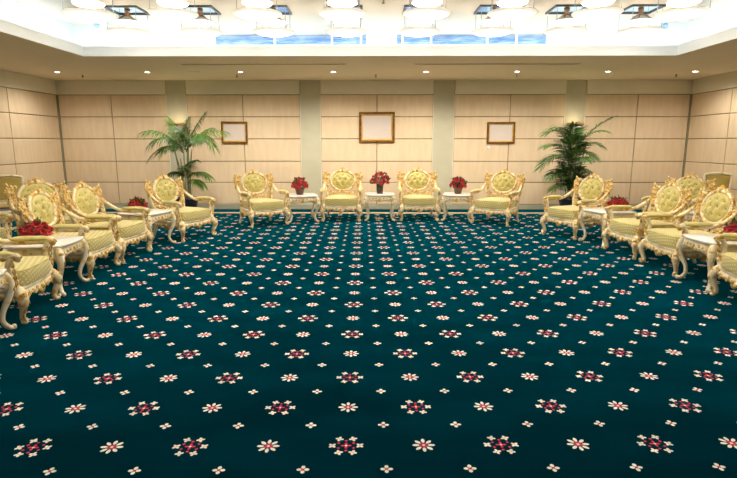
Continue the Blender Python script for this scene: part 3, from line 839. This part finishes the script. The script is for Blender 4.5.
# ================================================================== SIDE TABLE
def make_table():
    t = thing('side_table', 'side table', 'side table')
    # marble top with serpentine edge
    def top(u, v):
        a = 2 * PI * u; c, s_ = math.cos(a), math.sin(a); e_ = .30
        x = math.copysign(abs(c) ** e_, c); y = math.copysign(abs(s_) ** e_, s_)
        wv = 1 + .025 * math.cos(8 * a)
        prof = [(0, .548), (.95, .548), (.975, .552), (1, .566), (.985, .580), (.96, .584), (0, .584)]
        r, z = prof[min(int(round(v * 6)), 6)]
        return (x * r * .330 * wv, y * r * .325 * wv, z)
    MB().grid(top, 48, 6, True).build('marble_top', 'marble', t)
    # arched apron rails
    g = MB()
    for (a, b, n_) in (((-.30, -.285), (.30, -.285), (0, -1)), ((.305, -.28), (.305, .28), (1, 0)), ((.30, .285), (-.30, .285), (0, 1)), ((-.305, .28), (-.305, -.28), (-1, 0))):
        N = 20; vs = []
        for i in range(N + 1):
            s_ = i / N; x, y = a[0] + (b[0] - a[0]) * s_, a[1] + (b[1] - a[1]) * s_
            k = abs(2 * s_ - 1); zb = .455 - .075 * k ** 3.0 - .018 * math.exp(-(k / .18) ** 2)
            bow = .02 * (1 - k * k)
            for off, z in ((bow, zb), (bow + .012, zb + .02), (bow, .53), (bow + .012, .548), (-.03, .548), (-.03, zb)):
                vs.append((x + n_[0] * off, y + n_[1] * off, z))
        K = 6; fs = [(i * K + k, (i + 1) * K + k, (i + 1) * K + (k + 1) % K, i * K + (k + 1) % K) for i in range(N) for k in range(K)]
        fs += [tuple(range(K)), tuple(N * K + k for k in range(K))[::-1]]
        g.add(vs, fs, False)
    g.build('apron', 'ivory_plain', t)
    for ang in range(4):
        R = Matrix.Rotation(ang * PI / 2, 4, 'Z'); g = MB(); o_ = .31
        for k in range(-3, 4):
            a = k * .4; g.leafy((0, -o_, .49), (math.sin(a), 0, -math.cos(a)), (0, -1, 0), .07, .03, .013)
        g.ell((0, -o_ - .008, .495), (.022, .018, .022))
        for s_ in (-1, 1):
            for j, (u, z, r) in enumerate(((.085, .50, .026), (.15, .485, .026), (.215, .475, .026))):
                g.scroll((s_ * u, -o_ + .012 * (u / .2) ** 2, z), (s_, 0, 0), (0, 0, 1 if j % 2 else -1), r, 1.25, .009, 5, 12)
                g.leafy((s_ * u, -o_ + .006, z - .01), (s_, 0, -.3), (0, -1, 0), .07, .024, .010)
        g.xf(R); g.build('apron_carving', 'gold', t)
    for sx in (-1, 1):
        for sy in (-1, 1):
            lg = MB().tube([(sx * .285, sy * .265, .545), (sx * .305, sy * .285, .49), (sx * .322, sy * .300, .41), (sx * .300, sy * .280, .30), (sx * .262, sy * .242, .19),
                            (sx * .255, sy * .235, .10), (sx * .285, sy * .262, .035), (sx * .318, sy * .294, .020)], [.034, .044, .040, .031, .024, .022, .024, .018], 9, 4)
            lg.ell((sx * .318, sy * .294, .027), (.024, .024, .027))
            l_ = lg.build('leg', 'ivory_plain', t); g = MB(); dn = Vector((sx * .7, sy * .7, 0)); tg = Vector((-sy * .7, sx * .7, 0))
            for k in (-1, 0, 1): g.leafy((sx * .335, sy * .313, .47), tg * (k * .35) + Vector((0, 0, -1)), dn, .12, .028, .013)
            g.scroll((sx * .335, sy * .313, .475), tg, (0, 0, 1), .028, 1.2, .009, 5, 10)
            g.build('knee_carving', 'gold', l_)
    return t


table = make_table(); tused = []


def tab(x, y, deg, label):
    a = math.radians(deg); c = Vector((x - .29 * math.sin(a), y + .29 * math.cos(a), 0))
    return place(table, tused, c, a, label, 'white and gold side tables')


T1 = tab(-1.49, 11.20, 14, 'white and gold side table in the back row, under a rose pot, airy-palm side')
T2 = tab(.155, 11.46, 0, 'white and gold side table at the back row centre under the dark vase')
T3 = tab(1.83, 11.42, -12, 'white and gold side table in the back row, under rose pot on the bushy-palm side')
T4 = tab(-3.48, 8.53, 76, 'white and gold side table beside the chair in front of the airy palm')
T5 = tab(-3.50, 5.97, 96, 'white and gold side table under the rose bowl farther from the airy palm')
T6 = tab(-3.25, 4.30, 103, 'white and gold side table in the airy-palm row, past the last armchair')
T7 = tab(3.70, 8.79, -77, 'white and gold side table beside the chair in front of the bushy palm')
T8 = tab(3.86, 6.19, -91, 'white and gold side table under the rose bowl farther from the bushy palm')


# ================================================================== ROSES
def petal(g, ang, tilt, L, wd, cup):
    ca, sa = math.cos(ang), math.sin(ang)

    def fn(u, v):
        x = (u - .5) * 2 * wd * math.sin(PI * (.12 + .80 * v)) ; r = .006 + L * v * math.sin(tilt) + cup * L * v * v * .6; z = L * v * math.cos(tilt) - cup * L * v ** 3 * .8
        r -= abs(u - .5) ** 2 * 4 * wd * .55
        return (ca * r - sa * x, sa * r + ca * x, z)
    g.grid(fn, 4, 4)


def rose_mesh():
    g = MB(); g.ell((0, 0, .018), (.013, .013, .020), None, 6, 4)
    for n, tilt, L, wd, cup, o_ in ((3, .12, .040, .020, .02, 0), (4, .40, .042, .024, .15, .4), (5, .75, .044, .028, .35, .1), (5, 1.15, .044, .028, .45, .7)):
        for k in range(n): petal(g, o_ + 2 * PI * k / n, tilt, L, wd, cup)
    return g.mesh('rose', 'rose')


def leaf_mesh():
    return MB().grid(lambda u, v: ((u - .5) * .042 * math.sin(PI * (.05 + .93 * v)), -.016 * v * v + abs(u - .5) * .012, .085 * v), 3, 5).mesh('leaf', 'leaf')


RM, LM = rose_mesh(), leaf_mesh()


def aim(o, d, spin, sc_):
    d = Vector(d).normalized(); o.rotation_mode = 'QUATERNION'
    o.rotation_quaternion = d.to_track_quat('Z', 'Y') @ Matrix.Rotation(spin, 3, 'Z').to_quaternion(); o.scale = (sc_,) * 3


def bouquet(loc, kind, label, name, R_, H_, n, sc_, seed):
    rnd = random.Random(seed); t = thing(name, label, 'flowers', loc)
    if kind == 'vase':
        MB().lathe([(.085, 0), (.095, .01), (.088, .03), (.105, .19), (.118, .215), (.112, .22), (.10, .20), (.08, .19)], 4, smooth=False).build('vase', 'vase', t); z0 = .20
    elif kind == 'pot':
        MB().lathe([(.062, 0), (.072, .005), (.100, .125), (.112, .13), (.114, .15), (.100, .152), (.09, .13)], 20).build('pot', 'clay', t); z0 = .135
    else:
        MB().lathe([(.07, 0), (.085, .006), (.12, .055), (.125, .072), (.118, .074), (.10, .055)], 20).build('bowl', 'clay', t); z0 = .06
    f = MB()
    for k in range(26):
        a = rnd.uniform(0, 2 * PI); e_ = rnd.uniform(.3, 1.4); c = Vector((math.cos(a) * math.cos(e_), math.sin(a) * math.cos(e_), math.sin(e_)))
        f.tube([(0, 0, z0 - .02), Vector((c.x * R_ * .45, c.y * R_ * .45, z0 + c.z * H_ * .4)), Vector((c.x * R_ * .9, c.y * R_ * .9, z0 + c.z * H_ * .86))], .004, 4, 2)
    f.build('stem_cluster', 'leaf', t)
    for k in range(n):
        g_ = (k + .5) / n; e_ = math.asin(min(1, g_ * .98)) ; a = k * 2.39996 + rnd.uniform(-.25, .25); e_ = max(.36 if kind == 'bowl' else .15, e_ + rnd.uniform(-.1, .1))
        k_ = rnd.uniform(.88, 1.06)
        d = Vector((math.cos(a) * math.cos(e_), math.sin(a) * math.cos(e_), math.sin(e_)))
        o = link('rose', RM, t, (d.x * R_ * k_, d.y * R_ * k_, z0 + d.z * H_ * k_)); aim(o, d + Vector((0, 0, .35)), rnd.uniform(0, 6), sc_ * rnd.uniform(.85, 1.15))
    for k in range(int(n * 1.6)):
        a = rnd.uniform(0, 2 * PI); e_ = rnd.uniform(.12, 1.25); d = Vector((math.cos(a) * math.cos(e_), math.sin(a) * math.cos(e_), math.sin(e_))); k_ = rnd.uniform(.72, .95)
        o = link('leaf', LM, t, (d.x * R_ * k_, d.y * R_ * k_, z0 + max(.0, d.z * H_ * k_))); aim(o, d + Vector((rnd.uniform(-.6, .6), rnd.uniform(-.6, .6), rnd.uniform(.0, .5))), rnd.uniform(0, 6), rnd.uniform(.75, 1.25))
    return t


def on(tb, dx=0, dy=0): return (tb.location.x + dx, tb.location.y + dy, .584)


bouquet(on(T2), 'vase', 'tall bunch of red roses in a dark square vase on the centre table', 'rose_vase', .19, .27, 26, 1.12, 1)
bouquet(on(T1, -.04), 'pot', 'red roses in a brown pot on the back table towards the airy palm', 'rose_pot', .155, .22, 26, 1.12, 2)
bouquet(on(T3, .0), 'pot', 'red roses in a brown pot on the back table towards the bushy palm', 'rose_pot', .155, .22, 26, 1.12, 3)
bouquet(on(T4, -.10, -.05), 'bowl', 'low bowl of red roses beside the chair in front of the airy palm', 'rose_bowl', .125, .13, 20, 1.2, 4)
bouquet(on(T5, -.10, 0), 'bowl', 'low bowl of red roses on the table farther from the airy palm', 'rose_bowl', .135, .14, 20, 1.25, 5)
bouquet(on(T7, .12, -.05), 'bowl', 'low bowl of red roses beside the chair in front of the bushy palm', 'rose_bowl', .125, .13, 20, 1.2, 6)
bouquet(on(T8, .12, -.12), 'bowl', 'low bowl of red roses on the table farther from the bushy palm', 'rose_bowl', .135, .14, 20, 1.25, 7)


# ================================================================== PALMS
def frond(t, root, tip, sag, m, L=.30, n=22, seed=0, twist=0.0, droop=.5):
    rnd = random.Random(seed); a, b = Vector(root), Vector(tip)
    mid = a.lerp(b, .5) + Vector((0, 0, sag))
    bez = lambda s_: a * (1 - s_) ** 2 + mid * (2 * s_ * (1 - s_)) + b * s_ ** 2
    g = MB(); pts = [bez(k / 10) for k in range(11)]
    g.tube(pts, [.011 * (1 - .8 * k / 10) for k in range(11)], 5, 1)
    for k in range(n):
        s_ = .16 + .84 * k / (n - 1); p = bez(s_); tg = (bez(min(1, s_ + .03)) - bez(s_ - .03)).normalized()
        side = tg.cross(Vector((0, 0, 1))); side = side.normalized() if side.length > 1e-3 else Vector((1, 0, 0))
        upv = side.cross(tg)
        LL = L * (.45 + .75 * math.sin(PI * min(1, .15 + s_ * .80))) * rnd.uniform(.9, 1.2)
        for sd in (-1, 1):
            d = (side * sd * (1.05 - .45 * s_) + tg * (.35 + .6 * s_) + upv * (.28 + rnd.uniform(-.12, .12)) + side * twist * .3).normalized()
            wv = .0125; wdir = tg.cross(d).cross(d).normalized()
            vs = []
            for j, (q, ww) in enumerate(((0, .35), (.35, 1), (.7, .8), (1.0, .08))):
                c = p + d * (LL * q) + Vector((0, 0, -droop * LL * q * q))
                vs += [c - wdir * wv * ww, c + wdir * wv * ww]
            g.add(vs, [(0, 1, 3, 2), (2, 3, 5, 4), (4, 5, 7, 6)])
    g.build('frond', m, t)


def palm(px, Y, label, specs, canes, seed, mats, pot_h=.42, droop=.8, nl=27):
    base = Vector((PW(px, 200, Y).x, Y, 0)); rnd = random.Random(seed)
    t = thing('potted_palm', label, 'potted palm', base)
    MB().lathe([(.17, 0), (.19, .01), (.25, pot_h * .8), (.27, pot_h - .04), (.275, pot_h), (.245, pot_h), (.235, pot_h - .06)], 28).build('pot', 'pot', t)
    MB().lathe([(.01, pot_h - .05), (.12, pot_h - .045), (.236, pot_h - .06)], 20).build('soil', 'soil', t)
    for k in range(canes):
        a = 2 * PI * k / canes + rnd.uniform(-.3, .3); r = rnd.uniform(.03, .14); lean = rnd.uniform(.05, .22)
        h = rnd.uniform(1.25, 1.75)
        MB().tube([(r * math.cos(a), r * math.sin(a), pot_h - .06), ((r + lean * .3) * math.cos(a), (r + lean * .3) * math.sin(a), h * .6), ((r + lean) * math.cos(a), (r + lean) * math.sin(a), h)], [.015, .012, .009], 6, 3).build('cane', 'cane', t)
    for i, (rx, ry, tx, ty, dy, sag, L) in enumerate(specs):
        r = PW(rx, ry, Y) - base; q = PW(tx, ty, Y + dy) - base
        r.y = rnd.uniform(-.05, .05)
        frond(t, r, q, sag, mats[i % len(mats)], L * 1.2, nl, seed * 100 + i, rnd.uniform(-1, 1), droop)
    return t


specA = [(183, 152, 141, 133, -.1, .42, .27), (184, 150, 152, 143, -.4, .38, .27), (186, 150, 226, 132, -.15, .34, .26), (186, 150, 213, 146, -.35, .62, .24), (185, 148, 205, 113, .1, .08, .22),
         (182, 148, 167, 117, .2, .10, .20), (184, 152, 160, 152, -.5, .30, .22), (186, 152, 203, 140, -.6, .30, .22), (184, 150, 190, 118, -.3, .05, .20), (183, 153, 150, 158, -.15, .42, .20),
         (185, 150, 175, 130, -.7, .25, .22), (186, 151, 212, 128, .3, .20, .22), (188, 178, 210, 177, -.25, .26, .18), (186, 178, 168, 175, -.3, .22, .16), (190, 182, 203, 186, -.4, .2, .16), (188, 180, 182, 166, -.4, .12, .18), (186, 172, 196, 160, -.3, .12, .18)]
palm(187, 12.45, 'tall airy potted palm with bare canes and arching light green fronds', specA, 9, 3, ('palm_a', 'palm_b', 'palm_a'))
specB = [(571, 150, 547, 133, -.1, .42, .25), (571, 150, 556, 128, -.3, .30, .24), (572, 150, 612, 118, -.1, .16, .27), (572, 150, 606, 132, -.3, .30, .24), (572, 152, 600, 146, -.4, .25, .22), (570, 156, 545, 147, -.3, .26, .24),
         (570, 160, 541, 167, -.2, .36, .24), (572, 156, 594, 158, -.5, .26, .22), (570, 150, 574, 124, -.4, .08, .22), (571, 150, 584, 128, .2, .12, .22), (570, 165, 556, 156, -.6, .2, .24), (572, 165, 586, 160, -.6, .2, .24),
         (570, 172, 550, 178, -.4, .26, .22), (572, 172, 590, 176, -.4, .24, .2), (570, 178, 566, 152, -.6, .12, .26), (573, 178, 578, 150, -.5, .12, .26), (569, 186, 556, 170, -.5, .14, .24), (574, 186, 586, 172, -.5, .12, .22),
         (570, 190, 562, 178, -.5, .1, .24), (573, 190, 580, 180, -.5, .1, .24), (571, 192, 570, 166, -.55, .08, .26), (568, 160, 560, 140, -.5, .15, .24), (573, 160, 588, 144, -.4, .16, .22), (570, 188, 553, 190, -.3, .2, .2),
         (566, 196, 561, 164, -.3, .02, .2), (575, 196, 582, 168, -.3, .02, .2), (572, 158, 580, 136, -.5, .1, .24)]
palm(570, 12.45, 'dense bushy potted palm with dark green fronds down to its pot', specB, 10, 5, ('palm_b', 'palm_c', 'palm_b', 'palm_a'), droop=.42, nl=24)


# ================================================================== PLAIN CHAIRS, SECOND-ROW TABLES AND BOTTLES
def make_plain():
    t = thing('plain_chair', 'plain chair', 'chair')
    lean = lambda z: .20 + (z - .45) * .16
    g = MB()
    for s_ in (-1, 1):
        g.tube([(s_ * .22, .21, .40), (s_ * .225, lean(.7), .70), (s_ * .255, lean(.95), .95), (s_ * .245, lean(1.02), 1.02)], .022, 6, 3)
    g.tube([(-.245, lean(1.02), 1.02), (-.12, lean(1.05), 1.045), (0, lean(1.05), 1.05), (.12, lean(1.05), 1.045), (.245, lean(1.02), 1.02)], .022, 6, 3)
    g.tube([(-.225, lean(.56), .56), (.225, lean(.56), .56)], .018, 6, 1)
    g.build('back_frame', 'ivory_plain', t)
    MB().grid(lambda u, v: ((u - .5) * (.41 + .05 * v), lean(.57 + .45 * v) - .035 * math.sin(PI * u) ** .5 * math.sin(PI * v) ** .5, .57 + .45 * v), 8, 8).grid(lambda u, v: ((.5 - u) * (.41 + .05 * v), lean(.57 + .45 * v) + .018, .57 + .45 * v), 2, 2).build('back_pad', 'plain_cloth', t)
    MB().bbox((-.25, -.25, .38), (.25, .22, .43), .01).build('seat_frame', 'ivory_plain', t)

    def cu(u, v):
        a = 2 * PI * u; c, s_ = math.cos(a), math.sin(a); r = [0, .96, 1, .95, .6, 0][min(5, int(round(v * 5)))]; z = [.43, .43, .455, .485, .50, .505][min(5, int(round(v * 5)))]
        return (math.copysign(abs(c) ** .3, c) * r * .245, math.copysign(abs(s_) ** .3, s_) * r * .235 - .015, z)
    MB().grid(cu, 32, 5, True).build('seat_cushion', 'plain_cloth', t)
    for s_ in (-1, 1):
        MB().tube([(s_ * .225, -.225, .40), (s_ * .23, -.235, .2), (s_ * .225, -.225, .01)], [.026, .020, .014], 7, 3).build('leg', 'ivory_plain', t)
        MB().tube([(s_ * .22, .21, .40), (s_ * .222, .22, .2), (s_ * .225, .26, .01)], [.024, .020, .015], 7, 3).build('leg', 'ivory_plain', t)
    return t


pl = make_plain(); pu = []
q = P(7, 176.5, 1.05)
place(pl, pu, (max(q.x, XL + .42), q.y, 0), math.radians(35), 'plain side chair with ochre pads and pale frame, by the wall on the airy-palm side', 'plain side chairs')
q = P(722, 174, 1.05)
place(pl, pu, (min(q.x, XR - .42), q.y, 0), math.radians(-20), 'plain side chair with ochre pads and pale frame, by the wall on the bushy-palm side', 'plain side chairs')


def bottle(loc, lab):
    t = thing('water_bottle', lab, 'bottle', loc)
    MB().lathe([(.028, 0), (.032, .006), (.032, .13), (.026, .165), (.013, .19), (.013, .205)], 14).build('body', 'bottle', t)
    MB().lathe([(.0325, .06), (.0335, .062), (.0335, .12), (.0325, .122)], 14, caps=False).build('paper_label', 'label_blue', t)
    MB().lathe([(.015, .198), (.016, .2), (.016, .222), (.013, .224)], 12).build('cap', 'cap_blue', t)


T9 = tab(-5.86, 8.72, 60, 'white and gold side table in the second row behind the airy-palm side row')
bx, by = T9.location.x, T9.location.y
bottle((bx + .17, by + .05, .584), 'clear water bottle with blue cap on the second-row table, airy-palm side')
t = thing('black_folder', 'black leather folder lying on the second-row side table', 'folder', (bx - .04, by - .06, .584)); t.rotation_euler = (0, 0, .3)
MB().bbox((-.13, -.10, 0), (.13, .10, .012), .004).build('back_cover', 'black', t)
MB().bbox((-.125, -.095, .012), (.125, .095, .030), .003).build('pages', 'paper', t)
MB().bbox((-.13, -.10, .030), (.13, .10, .042), .004).build('front_cover', 'black', t)
T10 = tab(5.25, 8.45, -62, 'white and gold side table in the second row behind the bushy-palm side row')
bottle((T10.location.x - .05, T10.location.y + .02, .584), 'clear water bottle with blue label on the second-row table, bushy-palm side')
